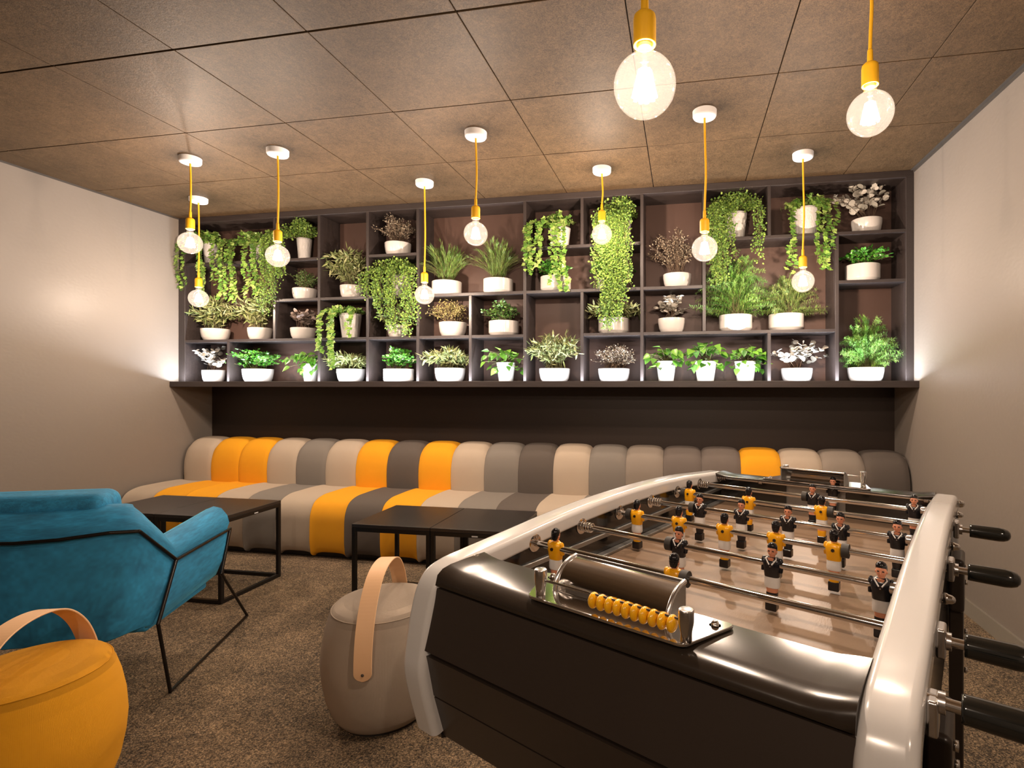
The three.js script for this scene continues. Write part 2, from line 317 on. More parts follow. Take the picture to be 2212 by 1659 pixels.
pouf('pouf', 'mustard yellow fabric pouf with a tan strap, behind the blue armchair', [-1.731, 0, -1.127], 0.99 - 0.68, M.yellow, M.yellow);

// ---------- pendant lamps ----------
{
  const bulbProfile = []; for (let i = 0; i <= 30; i++) { const a = lerp(-Math.PI / 2, 1.275, i / 30); bulbProfile.push([0.0625 * Math.cos(a) + 1e-5, 0.0625 * Math.sin(a)]); }
  bulbProfile.push([0.0172, 0.066], [0.0165, 0.074], [0.0165, 0.088]);
  const glass = lathe(bulbProfile, 48), socket = lathe([[0.0165, 0.084], [0.0208, 0.080], [0.0228, 0.082], [0.0228, 0.132], [0.0215, 0.140], [0.016, 0.1455], [0.009, 0.147], [0.0082, 0.150], [0.0074, 0.182], [0.0062, 0.186], [0.003, 0.187]], 36);
  const stem = merged([cyl(0.0035, 0.0055, 0.050, 0, 0.060, 0, 12), cyl(0.006, 0.006, 0.004, 0, 0.034, 0, 12)]);
  const cap = cyl(0.0135, 0.0135, 0.016, 0, 0.084, 0, 20);
  const wires = []; for (let k = 0; k < 10; k++) { const a = k * Math.PI / 5; wires.push(bar(V(0.011 * Math.cos(a), 0.030, 0.011 * Math.sin(a)), V(0.023 * Math.cos(a + 0.5), -0.024, 0.023 * Math.sin(a + 0.5)), 0.0036, 6)); }
  const filament = merged(wires);
  const canopy = lathe([[0, -0.034], [0.045, -0.034], [0.053, -0.031], [0.057, -0.024], [0.058, 0]], 48);
  function pendant(x, z, y, label, sway = 0.006) {
    const p = thing('pendant_lamp', label, 'lamp', [x, y, z], 0, 'bare bulb pendants hanging from the ceiling');
    mesh('canopy', canopy, M.white, p).position.y = H - y;
    const top = H - y - 0.033;
    mesh('cord', tube([V(0, top, 0), V(sway * 0.5, lerp(top, 0.185, 0.3), 0), V(sway, lerp(top, 0.185, 0.6), sway * 0.4), V(sway * 0.4, lerp(top, 0.185, 0.85), 0), V(0, 0.184, 0)], 0.0052, 24, 8), M.cordYellow, p);
    mesh('socket', socket, M.socketYellow, p);
    const b = mesh('bulb', glass, M.bulbGlass, p);
    mesh('bulb_cap', cap, M.bulbMetal, b); mesh('stem', stem, M.bulbGlass, b); mesh('filament', filament, M.filament, b);
    const l = new THREE.PointLight(BULB.color, BULB.power, 0, 2); l.name = 'bulb_light'; l.position.set(x, y, z); l.shadow.radius = 0.8; l.castShadow = true; scene.add(l);
    return p;
  }
  pendant(-2.86, -2.645, 1.989, 'pendant bulb on a yellow cord, high above the blue armchair’s headrest');
  pendant(-3.42, -3.228, 1.771, 'low pendant bulb on a yellow cord at the shelf end above the beige sofa end');
  pendant(-2.273, -2.645, 1.887, 'pendant bulb on a yellow cord in front of the white pot of trailing fern');
  pendant(-1.675, -3.228, 1.744, 'low pendant bulb on a long yellow cord beside the grassy fern bowls');
  pendant(-1.081, -2.645, 1.952, 'pendant bulb on a yellow cord above the two grassy fern bowls');
  pendant(-0.496, -3.228, 2.082, 'pendant bulb on a short yellow cord before the long cascading fern');
  pendant(0.101, -2.645, 1.819, 'pendant bulb on a yellow cord between the dry twig bowl and the large feathery fern');
  pendant(0.678, -3.228, 1.75, 'low pendant bulb on a long yellow cord before the ivy pot, over the feathery ferns');
  pendant(-0.077, -1.068, 1.758, 'largest-looking pendant bulb on a yellow cord hanging over the football table', 0.002);
  // further lamps of the same row, over and behind the photographer
  pendant(-0.66, 0.69, 1.90, 'pendant bulb on a yellow cord in the empty middle of the room');
  pendant(0.52, 0.69, 1.95, 'pendant bulb on a yellow cord in the empty part of the room by the wall');
  pendant(0.531, -1.653, 1.94, 'pendant bulb on a yellow cord close to the bare grey wall past the football table', 0.004);
}

// ---------- blue armchair ----------
{
  const F = [-0.369, -0.929], Rt = [0.929, -0.369], A = [-1.892, -1.668];   // facing, sideways, rear foot on the floor
  const c = thing('armchair', 'blue velvet armchair on a thin black wire frame, its back turned', 'armchair', [A[0] - Rt[0] * 0.37, 0, A[1] - Rt[1] * 0.37], Math.atan2(-F[0], -F[1]));
  const pt = (x, y, f) => V(x, y, -f);
  // half of the shell, from the arm's front to the middle of the back: [bottom, rail, top] as (x, y, f)
  const half = [];
  for (let k = 0; k <= 8; k++) { const t = k / 8; half.push([[0.355, lerp(0.305, 0.29, t), lerp(0.396, -0.070, t)], [0.362, 0.487, lerp(0.478, 0.045, t)], [0.345, lerp(0.572, 0.548, t), lerp(0.480, 0.060, t)], 0.085]); }
  const rail = new THREE.CatmullRomCurve3([V(0.362, 0.487, 0.045), V(0.345, 0.562, -0.03), V(0.325, 0.635, -0.095), V(0.24, 0.640, -0.130), V(0.12, 0.632, -0.152), V(0, 0.628, -0.158)], false, 'centripetal');
  const topc = new THREE.CatmullRomCurve3([V(0.345, 0.548, 0.060), V(0.322, 0.625, 0.0), V(0.295, 0.690, -0.055), V(0.22, 0.704, -0.085), V(0.12, 0.698, -0.105), V(0, 0.696, -0.11)], false, 'centripetal');
  for (let k = 1; k <= 16; k++) { const t = k / 16, r = rail.getPoint(t), p = topc.getPoint(t); half.push([[0.355 * (1 - t), lerp(0.29, 0.265, smooth(t * 3)), lerp(-0.070, -0.125, smooth(t * 2.5))], [r.x, r.y, r.z], [p.x, p.y, p.z], 0.085]); }
  const rows = [], mirror = (q) => [-q[0], q[1], q[2]];
  const all = [...half, ...half.slice(0, -1).reverse().map(([a, b, d, w]) => [mirror(a), mirror(b), mirror(d), w])];
  const centre = [0, 0, 0.25];
  all.forEach(([b, m, t, w], i) => {
    const P = all[Math.max(0, i - 1)], Q = all[Math.min(all.length - 1, i + 1)];
    let tx = Q[1][0] - P[1][0], tf = Q[1][2] - P[1][2]; const L = Math.hypot(tx, tf) || 1; let nx = -tf / L, nf = tx / L;   // inward
    if (nx * (0 - m[0]) + nf * (0.2 - m[2]) < 0) { nx = -nx; nf = -nf; }
    const inn = (q, d, dy = 0) => pt(q[0] + nx * d, q[1] + dy, q[2] + nf * d), mid = (a, c2, s, o) => pt(lerp(a[0], c2[0], s) - nx * o, lerp(a[1], c2[1], s), lerp(a[2], c2[2], s) - nf * o);
    rows.push([inn(b, 0.03, -0.012), inn(b, 0.006), mid(b, m, 0.3, 0.006), mid(b, m, 0.65, 0.006), mid(b, m, 0.93, 0.001), inn(m, 0.003), mid(m, t, 0.35, 0.012), mid(m, t, 0.75, 0.010), inn(t, 0.010, 0.012), inn(t, w * 0.5, 0.022), inn(t, w - 0.012, 0.010), inn(t, w, -0.03), inn(m, w, -0.03), inn([m[0], 0.36, m[2]], w), inn([m[0], 0.30, m[2]], w)]);
  });
  mesh('upholstered_shell', grid(rows, true, true), M.velvet, c);
  mesh('under_panel', [rspan(-0.33, 0.33, 0.262, 0.30, -0.36, 0.07, 0.012)], M.velvet, c);
  mesh('seat_cushion', rspan(-0.262, 0.262, 0.30, 0.42, -0.47, 0.02, 0.035, 4), M.velvet, c);
  { const g = rbox(0.47, 0.37, 0.13, 0.045, 0, 0, 0, 5); g.rotateX(0.17).translate(-0.035, 0.587, -0.010); mesh('back_cushion', g, M.velvet, c); }
  // wire frame: a closed loop on each side and a rail round the back
  const fr = 0.0062;
  for (const s of [1, -1]) {
    const q = [[0.37, 0.006, 0], [0.37, 0.292, -0.076], [0.37, 0.487, 0.040], [0.37, 0.487, 0.483], [0.37, 0.308, 0.398], [0.37, 0.006, 0.664]].map(([x, y, f]) => pt(s * x, y, f)), gs = [];
    q.forEach((p, i) => { if (i === 1 || true) gs.push(bar(p, q[(i + 1) % q.length], i < 4 && i > 0 && i !== 4 ? fr * 1.05 : fr, 10), new THREE.SphereGeometry(fr, 10, 8).translate(p.x, p.y, p.z)); });
    mesh('side_frame', gs, M.chairSteel, c);
  }
  const br = [[0.37, 0.487, 0.040], [0.327, 0.638, -0.106], [0.255, 0.644, -0.135], [0.12, 0.635, -0.164], [0, 0.632, -0.170]].map(([x, y, f]) => pt(x, y, f)), ring = [...br, ...br.slice(0, -1).reverse().map((p) => V(-p.x, p.y, p.z))], bg = [];
  ring.forEach((p, i) => { if (i + 1 < ring.length) bg.push(bar(p, ring[i + 1], fr, 10)); bg.push(new THREE.SphereGeometry(fr, 10, 8).translate(p.x, p.y, p.z)); });
  mesh('back_rail', bg, M.chairSteel, c);
  mesh('back_seam', tube([pt(0.03, 0.555, -0.150), pt(0.042, 0.46, -0.145), pt(0.052, 0.37, -0.138)], 0.0016, 12, 6), M.plate, c);
}

// ---------- football table ----------
{
  const T = thing('football_table', 'black table football game with white side rails and steel rods', 'game table', [0.143, 0, -1.162], -26 * Math.PI / 180);
  const XL = -0.287, XR = 0.295, RODY = 0.86, FIELD = 0.78;
  // white rails: one sweep from end to end
  const halfRail = [[0.103, 0.897], [0.27, 0.890], [0.404, 0.879], [0.500, 0.871], [0.548, 0.866], [0.574, 0.857], [0.589, 0.838], [0.601, 0.800], [0.6115, 0.745], [0.613, 0.725], [0.608, 0.693], [0.588, 0.618]];
  const railPts = [...[...halfRail].reverse(), ...halfRail.map(([z, y]) => [-z, y])];
  const railCurve = new THREE.CatmullRomCurve3(railPts.map(([z, y]) => V(0, y, z)), false, 'centripetal').getPoints(150);
  const sect = []; { const w = 0.0255, up = 0.006, dn = 0.028, r = 0.011; for (const [cx, cy, a0] of [[w - r, up - r, 0], [-w + r, up - r, 90], [-w + 0.005, -dn + 0.005, 180], [w - 0.005, -dn + 0.005, 270]]) for (let k = 0; k <= 4; k++) { const a = (a0 + k * 22.5) * Math.PI / 180, q = a0 < 180 ? r : 0.005; sect.push([cx + q * Math.cos(a), cy + q * Math.sin(a)]); } }
  const railRows = (x) => railCurve.map((p, i) => {
    const a = railCurve[Math.max(0, i - 1)], b = railCurve[Math.min(railCurve.length - 1, i + 1)], t = b.clone().sub(a).normalize(), n = V(0, -t.z, t.y);
    return sect.map(([u, v]) => V(x + u, p.y + n.y * v, p.z + n.z * v));
  });
  mesh('rail', grid(railRows(-0.310), true, true), M.rail, T);
  mesh('rail', grid(railRows(0.318), true, true), M.rail, T);
  // side panels under the rails
  const under = railCurve.filter((_, i) => i % 5 === 0).map((p) => [p.z * 0.985, p.y - 0.010]);
  const sidePoly = [...under, [-0.57, 0.605], [0.57, 0.605]];
  mesh('side_panel', prism(sidePoly, 'x', -0.327, XL), M.gloss, T);
  mesh('side_panel', prism(sidePoly, 'x', XR, 0.330), M.gloss, T);
  mesh('playing_field', span(XL, XR, FIELD - 0.012, FIELD, -0.535, 0.535), M.field, T);
  mesh('bottom_panel', span(XL, XR, 0.602, 0.614, -0.56, 0.56), M.satin, T);
  for (const [y, h, d] of [[0.822, 0.010, 0.006], [0.7835, 0.007, 0.018]]) mesh('side_strip', rspan(XL, XL + d, y - h / 2, y + h / 2, -0.53, 0.53, 0.002, 1), M.brushed, T);
  // both ends
  for (const s of [1, -1]) {
    const slabRows = [];
    const prof = [[0.489, 0.865], [0.488, 0.867], [0.492, 0.869], [0.53, 0.869], [0.562, 0.868], [0.578, 0.865], [0.588, 0.858], [0.592, 0.849], [0.584, 0.848], [0.572, 0.856], [0.53, 0.866]];
    for (let k = 0; k <= 36; k++) { const x = lerp(XL, XR, k / 36), e = clamp((Math.abs(x) - 0.245) / 0.042); slabRows.push(prof.map(([z, y], i) => V(x, y + (i > 0 && i < 7 ? 0.006 * e * e : 0), s * z))); }
    if (s < 0) slabRows.reverse();
    mesh('end_slab', grid(slabRows, true, true), M.slab, T);
    const flip = (poly) => poly.map(([z, y]) => [s * z, y]);
    mesh('end_panel', prism(flip([[0.589, 0.844], [0.6115, 0.757], [0.608, 0.754], [0.594, 0.754], [0.574, 0.844]]), 'x', XL, XR), M.satin, T);
    mesh('end_panel', prism(flip([[0.610, 0.749], [0.597, 0.684], [0.580, 0.684], [0.592, 0.749]]), 'x', XL, XR), M.satin, T);
    mesh('end_panel', prism(flip([[0.596, 0.681], [0.576, 0.611], [0.56, 0.611], [0.580, 0.681]]), 'x', XL, XR), M.satin, T);
    for (const [a, b] of [[XL, -0.081], [0.083, XR]]) mesh('end_wall', rspan(a, b, FIELD, 0.865, s > 0 ? 0.530 : -0.544, s > 0 ? 0.544 : -0.530, 0.002, 1), M.gloss, T);
    mesh('goal_plate', [span(-0.081, 0.083, FIELD, 0.868, s > 0 ? 0.540 : -0.544, s > 0 ? 0.544 : -0.540)], M.brushed, T);
    // metal hood over the goal, its mouth towards the field
    const arc = []; for (let k = 0; k <= 16; k++) { const a = k / 16 * Math.PI * 0.52; arc.push([0.502 + 0.045 * Math.cos(a), 0.872 + 0.038 * Math.sin(a)]); }
    const hx0 = -0.086, hx1 = 0.086, hoodRows = [];
    const outer = arc.map(([z, y]) => [z, y]), inner = arc.map(([z, y]) => { const dz = z - 0.500, dy = y - 0.872, L = Math.hypot(dz, dy) || 1; return [z - dz / L * 0.0035, Math.max(0.872, y - dy / L * 0.0035)]; }).reverse();
    for (const x of [hx0, lerp(hx0, hx1, 0.5), hx1]) hoodRows.push([...outer, ...inner].map(([z, y]) => V(x, y, s * z)));
    if (s < 0) hoodRows.reverse();
    const hood = mesh('goal_hood', prep(grid(hoodRows, true, true)), M.chrome, T);
    const cheek = flip([...arc, [0.499, 0.872]]);
    for (const x of [hx0, hx1]) { mesh('cheek', prism(cheek, 'x', x - 0.0015, x + 0.0015), M.brushed, hood); mesh('rim', tube(arc.map(([z, y]) => V(x, y, s * z)), 0.0034, 40, 8), M.aluminium, hood); }
    mesh('rim', cylX(0.003, hx0, hx1, 0.9095, s * 0.499, 10), M.aluminium, hood);
    // score counter: plate, posts, rod and ten beads
    const sc = new THREE.Group(); sc.name = 'score_counter'; T.add(sc);
    const ps = new THREE.Shape(); const cr = 0.010, pz = s * 0.500, qz = s * 0.581;
    const corners = [[-0.143, pz], [0.152, pz], [0.124, qz], [-0.105, qz]];
    corners.forEach(([x, z], i) => { const [ax, az] = corners[(i + 3) % 4], [bx, bz] = corners[(i + 1) % 4]; const la = Math.hypot(ax - x, az - z), lb = Math.hypot(bx - x, bz - z); const p0 = [x + (ax - x) / la * cr, z + (az - z) / la * cr], p1 = [x + (bx - x) / lb * cr, z + (bz - z) / lb * cr]; if (i) ps.lineTo(...p0); else ps.moveTo(...p0); ps.quadraticCurveTo(x, z, ...p1); });
    const pg = new THREE.ExtrudeGeometry(ps, { depth: 0.002, bevelEnabled: true, bevelThickness: 0.001, bevelSize: 0.001, bevelSegments: 2, curveSegments: 8 }).rotateX(Math.PI / 2).translate(0, 0.873, 0);
    mesh('plate', pg, M.chrome, sc);
    const bz = s * 0.570, by = 0.887;
    for (const x of [-0.092, 0.122]) mesh('post', lathe([[0, 0.036], [0.0075, 0.036], [0.0088, 0.0345], [0.0088, 0.021], [0.0066, 0.010], [0.0066, 0.0], [0, 0]].reverse(), 24).translate(x, 0.873, bz), M.aluminium, sc);
    for (const [x, z] of [[-0.120, 0.511], [0.133, 0.516]]) mesh('bolt', lathe([[0, 0.007], [0.003, 0.0065], [0.005, 0.004], [0.005, 0.001], [0.0075, 0.001], [0.0075, 0], [0, 0]].reverse(), 8).translate(x, 0.873, s * z), M.chrome, sc);
    mesh('bead_rod', [cylX(0.0018, -0.092, 0.122, by + 0.008, bz, 10)], M.chrome, sc);
    for (let k = 0; k < 10; k++) mesh('bead', new THREE.SphereGeometry(0.0098, 20, 14).scale(0.60, 1.02, 1), M.bead, sc).position.set((s > 0 ? -0.004 : -0.082) + k * 0.0121, by + 0.001, bz);
  }
  // players
  const lump = (secs, n = 18) => {   // stacked rounded sections [y, half width, half depth, shift z, squareness]
    const rows = secs.map(([y, a, b, z = 0, e = 2]) => { const r = []; for (let i = 0; i < n; i++) { const t = i / n * Math.PI * 2, c = Math.cos(t), q = Math.sin(t); r.push(V(a * Math.sign(c) * Math.pow(Math.abs(c), 2 / e), y, z + b * Math.sign(q) * Math.pow(Math.abs(q), 2 / e))); } return r; });
    return grid(rows.reverse(), true, true);
  };
  function player(shirt, sock, black) {   // faces +z, the rod runs through its chest
    const hair = [lump([[0.0225, 0.0074, 0.0060, -0.0012], [0.026, 0.0080, 0.0078, -0.0010], [0.030, 0.0079, 0.0080, -0.0004], [0.0335, 0.0062, 0.0066, 0], [0.0355, 0.0028, 0.003, 0]]), lump([[0.015, 0.0052, 0.0030, -0.0040], [0.019, 0.0068, 0.0045, -0.0035], [0.024, 0.0076, 0.0058, -0.0026]])];
    const skin = [lump([[0.008, 0.0058, 0.0052], [0.013, 0.0048, 0.0046], [0.0145, 0.0050, 0.0058, 0.0006], [0.018, 0.0066, 0.0070, 0.0008], [0.022, 0.0073, 0.0074, 0.0009], [0.0265, 0.0072, 0.0070, 0.0010], [0.029, 0.0058, 0.0060, 0.0006]]),
      lump([[0.0185, 0.0010, 0.0012, 0.0084], [0.0200, 0.0012, 0.0016, 0.0086], [0.0235, 0.0006, 0.0008, 0.0080]], 8),
      lump([[-0.047, 0.0088, 0.0066, 0.0, 2.6], [-0.040, 0.0094, 0.0072, 0, 2.6], [-0.034, 0.0096, 0.0074, 0, 2.6]])];
    for (const k of [-1, 1]) skin.push(new THREE.SphereGeometry(0.0016, 8, 6).scale(0.6, 1.3, 1).translate(k * 0.0075, 0.0205, 0));
    const top = [lump([[-0.0195, 0.0122, 0.0092, 0, 2.8], [-0.014, 0.0128, 0.0100, 0, 2.8], [-0.004, 0.0142, 0.0108, 0, 2.8], [0.004, 0.0148, 0.0104, 0, 2.8], [0.0085, 0.0140, 0.0086, 0, 2.6], [0.0115, 0.0100, 0.0064, 0, 2.4], [0.0125, 0.006, 0.005, 0, 2]])];
    for (const k of [-1, 1]) top.push(lump([[-0.011, 0.0026, 0.0040, 0.002], [-0.004, 0.0036, 0.0050, 0], [0.004, 0.0040, 0.0054, 0], [0.009, 0.0034, 0.0046, 0], [0.0115, 0.0018, 0.0026, 0]]).rotateZ(k * 0.06).translate(k * 0.0142, 0, 0));
    const shorts = [lump([[-0.0375, 0.0118, 0.0086, 0, 2.6], [-0.034, 0.0126, 0.0094, 0, 2.6], [-0.026, 0.0124, 0.0094, 0, 2.6], [-0.018, 0.0118, 0.0088, 0, 2.6]])];
    const socks = [lump([[-0.061, 0.0082, 0.0062, 0, 3], [-0.055, 0.0088, 0.0066, 0, 2.8], [-0.0485, 0.0096, 0.0074, 0, 2.6], [-0.0455, 0.0092, 0.007, 0, 2.6]])];
    const boots = [rbox(0.0185, 0.0165, 0.0175, 0.0022, 0, -0.0665, 0.0015, 2)];
    const trim = black ? [bar(V(-0.0085, 0.0105, 0.0075), V(0, -0.0015, 0.0118), 0.0012, 6), bar(V(0.0085, 0.0105, 0.0075), V(0, -0.0015, 0.0118), 0.0012, 6), bar(V(-0.0085, 0.0105, 0.0075), V(-0.004, 0.0122, -0.004), 0.0011, 6), bar(V(0.0085, 0.0105, 0.0075), V(0.004, 0.0122, -0.004), 0.0011, 6)]
      : [new THREE.TorusGeometry(0.0062, 0.0011, 6, 16).rotateX(Math.PI / 2).translate(0, 0.0120, 0)];
    const dark = [lump([[0.0222, 0.0015, 0.0006, 0.0078], [0.0230, 0.0018, 0.0008, 0.0078], [0.0240, 0.0012, 0.0004, 0.0078]], 8).translate(-0.0032, 0, -0.0002), lump([[0.0222, 0.0015, 0.0006, 0.0078], [0.0230, 0.0018, 0.0008, 0.0078], [0.0240, 0.0012, 0.0004, 0.0078]], 8).translate(0.0032, 0, -0.0002), new THREE.CylinderGeometry(0.0030, 0.0032, 0.003, 6).rotateX(Math.PI / 2).translate(0, 0, black ? 0.0112 : -0.0112)];
    if (black) skin.push(new THREE.ConeGeometry(0.0066, 0.011, 3).scale(1, 1, 0.34).rotateX(Math.PI).translate(0, 0.0066, 0.0082));
    const parts = [[hair, M.hair], [skin, M.skin], [top, shirt], [shorts, M.kitWhite], [socks, sock], [boots, M.hair], [trim, black ? M.kitWhite : M.shirtYellow], [dark, M.eye]];
    const g = mergeGeometries(parts.map(([a]) => merged(a.map(prep))).map(prep), true);
    return [g, parts.map(([, m]) => m)];
  }
  const YEL = player(M.shirtYellow, M.shirtYellow, false), BLK = player(M.shirtBlack, M.shirtBlack, true);
  YEL[0].rotateY(Math.PI);   // they attack the far goal
  const spring = (() => { const pts = []; for (let i = 0; i <= 90; i++) { const a = i / 90 * Math.PI * 2 * 4.2; pts.push(V(i / 90 * 0.026, 0.0088 * Math.cos(a), 0.0088 * Math.sin(a))); } return tube(pts, 0.0016, 130, 6); })();
  const rods = [ // z, colour, players' x, rubber stops, collars
    [0.512, 'y', [0.0], [], []], [0.366, 'y', [-0.235, 0.004], [0.022], []], [0.220, 'b', [-0.061, 0.109, 0.268], [-0.080], [0.284]], [0.073, 'y', [-0.239, -0.134, -0.032, 0.071, 0.174], [0.193, -0.258], []],
    [-0.073, 'b', [-0.152, -0.050, 0.053, 0.157, 0.258], [-0.171], [0.277]], [-0.220, 'y', [-0.249, -0.085, 0.089], [0.108, -0.265], []], [-0.366, 'b', [0.034, 0.262], [0.014], [0.280]], [-0.512, 'b', [0.054], [], [-0.150, 0.277]]];
  for (const [z, team, xs, stops, collars] of rods) {
    const g = new THREE.Group(); g.name = 'rod'; T.add(g); g.position.set(0, RODY, z);
    const yel = team === 'y';
    mesh('shaft', cylX(0.0056, -0.300, yel ? 0.372 : 0.346, 0, 0, 20), M.chrome, g);
    for (const x of xs) { const [geo, mats] = yel ? YEL : BLK; const p = new THREE.Mesh(geo, mats); p.name = 'player'; p.castShadow = p.receiveShadow = true; p.position.x = x; g.add(p); }
    for (const x of stops) mesh('rubber_stop', cylX(0.0125, x - 0.006, x + 0.006, 0, 0, 24), M.rubber, g);
    for (const x of collars) mesh('collar', latheX([[0.0056, -0.006], [0.009, -0.006], [0.0095, -0.004], [0.0095, 0.004], [0.009, 0.006], [0.0056, 0.006]], x, 0, 0, 20), M.aluminium, g);
    mesh('washer', latheX([[0.0056, 0.0], [0.0160, 0.0], [0.0165, 0.0008], [0.0160, 0.0022], [0.0056, 0.0030]], XL + 0.0005, 0, 0, 32), M.chrome, g);
    if (yel) {
      mesh('bushing', [rbox(0.010, 0.034, 0.030, 0.003, 0.348, z > 0.5 ? -0.012 : 0, 0, 1), cylX(0.010, 0.352, 0.358, 0, 0, 20)], M.aluminium, g);
      mesh('handle', latheX([[0, 0], [0.0122, 0], [0.0128, 0.0015], [0.0130, 0.004], [0.0134, 0.02], [0.0138, 0.046], [0.0130, 0.054], [0.0105, 0.061], [0.006, 0.065], [0, 0.066]], 0.370, 0, 0, 28), M.handle, g);
    } else {
      mesh('spring', spring, M.chrome, g).position.x = XL + 0.004;
      mesh('end_nut', latheX([[0, 0], [0.0078, 0], [0.0078, 0.004], [0.0066, 0.0055], [0.0058, 0.010], [0.0035, 0.0135], [0, 0.0145]], 0.344, 0, 0, 16), M.chrome, g);
    }
  }
  for (const [y, z] of [[0.845, -0.570], [0.79, 0.560], [0.70, 0.565]]) mesh('rail_bolt', latheX([[0, 0], [0.0075, 0], [0.0075, 0.004], [0.0058, 0.009], [0.003, 0.012], [0, 0.013]], 0.344, y, z, 16), M.chrome, T);
  // legs with their bolts
  for (const sx of [-1, 1]) for (const z of [0.36, -0.36]) {
    const l = mesh('leg', [rspan(sx > 0 ? 0.331 : -0.358, sx > 0 ? 0.360 : -0.328, 0.655, 0.772, z - 0.05, z + 0.05, 0.008, 3), rspan(sx > 0 ? 0.331 : -0.358, sx > 0 ? 0.358 : -0.328, 0.03, 0.66, z - 0.035, z + 0.035, 0.004, 2)], M.satin, T);
    for (const [y, dz] of [[0.75, 0.02], [0.705, -0.02], [0.60, 0], [0.52, 0.015]]) mesh('bolt', latheX([[0, 0], [0.006, 0], [0.006, 0.006], [0, 0.0065]], 0, 0, 0, 6).scale(sx, 1, 1).translate(sx > 0 ? 0.359 : -0.357, y, z + dz), M.chrome, l);
    mesh('foot', cyl(0.022, 0.026, 0.03, sx * 0.345, 0.015, z, 24), M.rubber, l);
  }
}

// ---------- plants ----------
const SHELF_MID = -3.712;
class Leaves {   // gathers leaf blades with their own tints into one geometry
  constructor() { this.p = []; this.c = []; }
  tri(a, b, c, k) { for (const v of [a, b, c]) { this.p.push(v.x, v.y, v.z); this.c.push(k[0], k[1], k[2]); } }
  leaf(o, d, side, len, wid, tint, fold = 0.25, lobes = 0) {
    d = d.clone().normalize(); const s = side.clone().addScaledVector(d, -side.dot(d)).normalize(), n = d.clone().cross(s);
    const at = (l, w, h) => o.clone().addScaledVector(d, l * len).addScaledVector(s, w * wid).addScaledVector(n, h * wid);
    const b = at(0, 0, 0), m = at(0.5, 0, -fold * 0.3), t = at(1, 0, fold * 0.5);
    if (lobes) { // ivy: three points
      const l1 = at(0.30, 0.5, fold * 0.4), l2 = at(0.30, -0.5, fold * 0.4), k1 = at(0.55, 0.22, 0), k2 = at(0.55, -0.22, 0), q1 = at(-0.05, 0.24, 0), q2 = at(-0.05, -0.24, 0);
      this.tri(b, q1, l1, tint); this.tri(b, l1, k1, tint); this.tri(b, k1, t, tint); this.tri(b, t, k2, tint); this.tri(b, k2, l2, tint); this.tri(b, l2, q2, tint); return;
    }
    const a1 = at(0.22, 0.40, fold), a2 = at(0.22, -0.40, fold), c1 = at(0.62, 0.42, fold), c2 = at(0.62, -0.42, fold);
    this.tri(b, a1, m, tint); this.tri(a1, c1, m, tint); this.tri(c1, t, m, tint); this.tri(b, m, a2, tint); this.tri(a2, m, c2, tint); this.tri(c2, m, t, tint);
  }
  blade(a, b, w, tint) {
    const d = b.clone().sub(a), s = V(-d.z, 0, d.x); if (s.lengthSq() < 1e-9) s.set(1, 0, 0); s.normalize().multiplyScalar(w / 2); const m = a.clone().lerp(b, 0.5);
    this.tri(a, m.clone().add(s), b, tint); this.tri(a, b, m.clone().sub(s), tint);
  }
  geo() { const g = new THREE.BufferGeometry(); g.setAttribute('position', new THREE.Float32BufferAttribute(this.p, 3)); g.setAttribute('color', new THREE.Float32BufferAttribute(this.c, 3)); g.computeVertexNormals(); return g; }
}
const leafMat = (o = {}) => mat({ color: 0xffffff, vertexColors: true, roughness: 0.5, ...o });
const LM = { soft: leafMat({ roughness: 0.62, transmission: 0.22, thickness: 0 }), gloss: leafMat({ roughness: 0.34 }), dry: leafMat({ roughness: 0.85 }) };
const stemMat = mat({ color: lin(0.10, 0.09, 0.035), roughness: 0.8 }), brownStem = mat({ color: lin(0.10, 0.065, 0.04), roughness: 0.85 });
const pick = (cs, v = 0.18) => { const c = cs[Math.floor(rnd() * cs.length)], k = 1 + rr(-v, v); return [c[0] * k, c[1] * k, c[2] * k]; };
const TINT = {
  sage: [[0.21, 0.245, 0.080], [0.28, 0.31, 0.115], [0.14, 0.185, 0.055], [0.35, 0.35, 0.165]], leafy: [[0.06, 0.23, 0.025], [0.10, 0.32, 0.03], [0.04, 0.15, 0.02]], box: [[0.07, 0.17, 0.035], [0.12, 0.24, 0.05], [0.05, 0.11, 0.03]],
  ivy: [[0.16, 0.30, 0.05], [0.22, 0.36, 0.07], [0.09, 0.20, 0.035], [0.30, 0.40, 0.11]], maiden: [[0.17, 0.29, 0.04], [0.25, 0.37, 0.06], [0.10, 0.20, 0.028]], asp: [[0.20, 0.42, 0.07], [0.30, 0.50, 0.11], [0.13, 0.31, 0.05]],
  aspPale: [[0.22, 0.32, 0.08], [0.28, 0.37, 0.11], [0.16, 0.25, 0.06]], grass: [[0.16, 0.29, 0.05], [0.24, 0.36, 0.08], [0.10, 0.20, 0.03]], fern: [[0.12, 0.20, 0.05], [0.09, 0.16, 0.035]], twig: [[0.17, 0.125, 0.085], [0.24, 0.19, 0.13], [0.11, 0.08, 0.06], [0.30, 0.26, 0.19]], twigolive: [[0.24, 0.21, 0.075], [0.30, 0.24, 0.09], [0.16, 0.14, 0.05]],
};
const dirIn = () => { const a = rr(0, Math.PI * 2), z = rr(-1, 1), q = Math.sqrt(1 - z * z); return V(q * Math.cos(a), z, q * Math.sin(a)); };
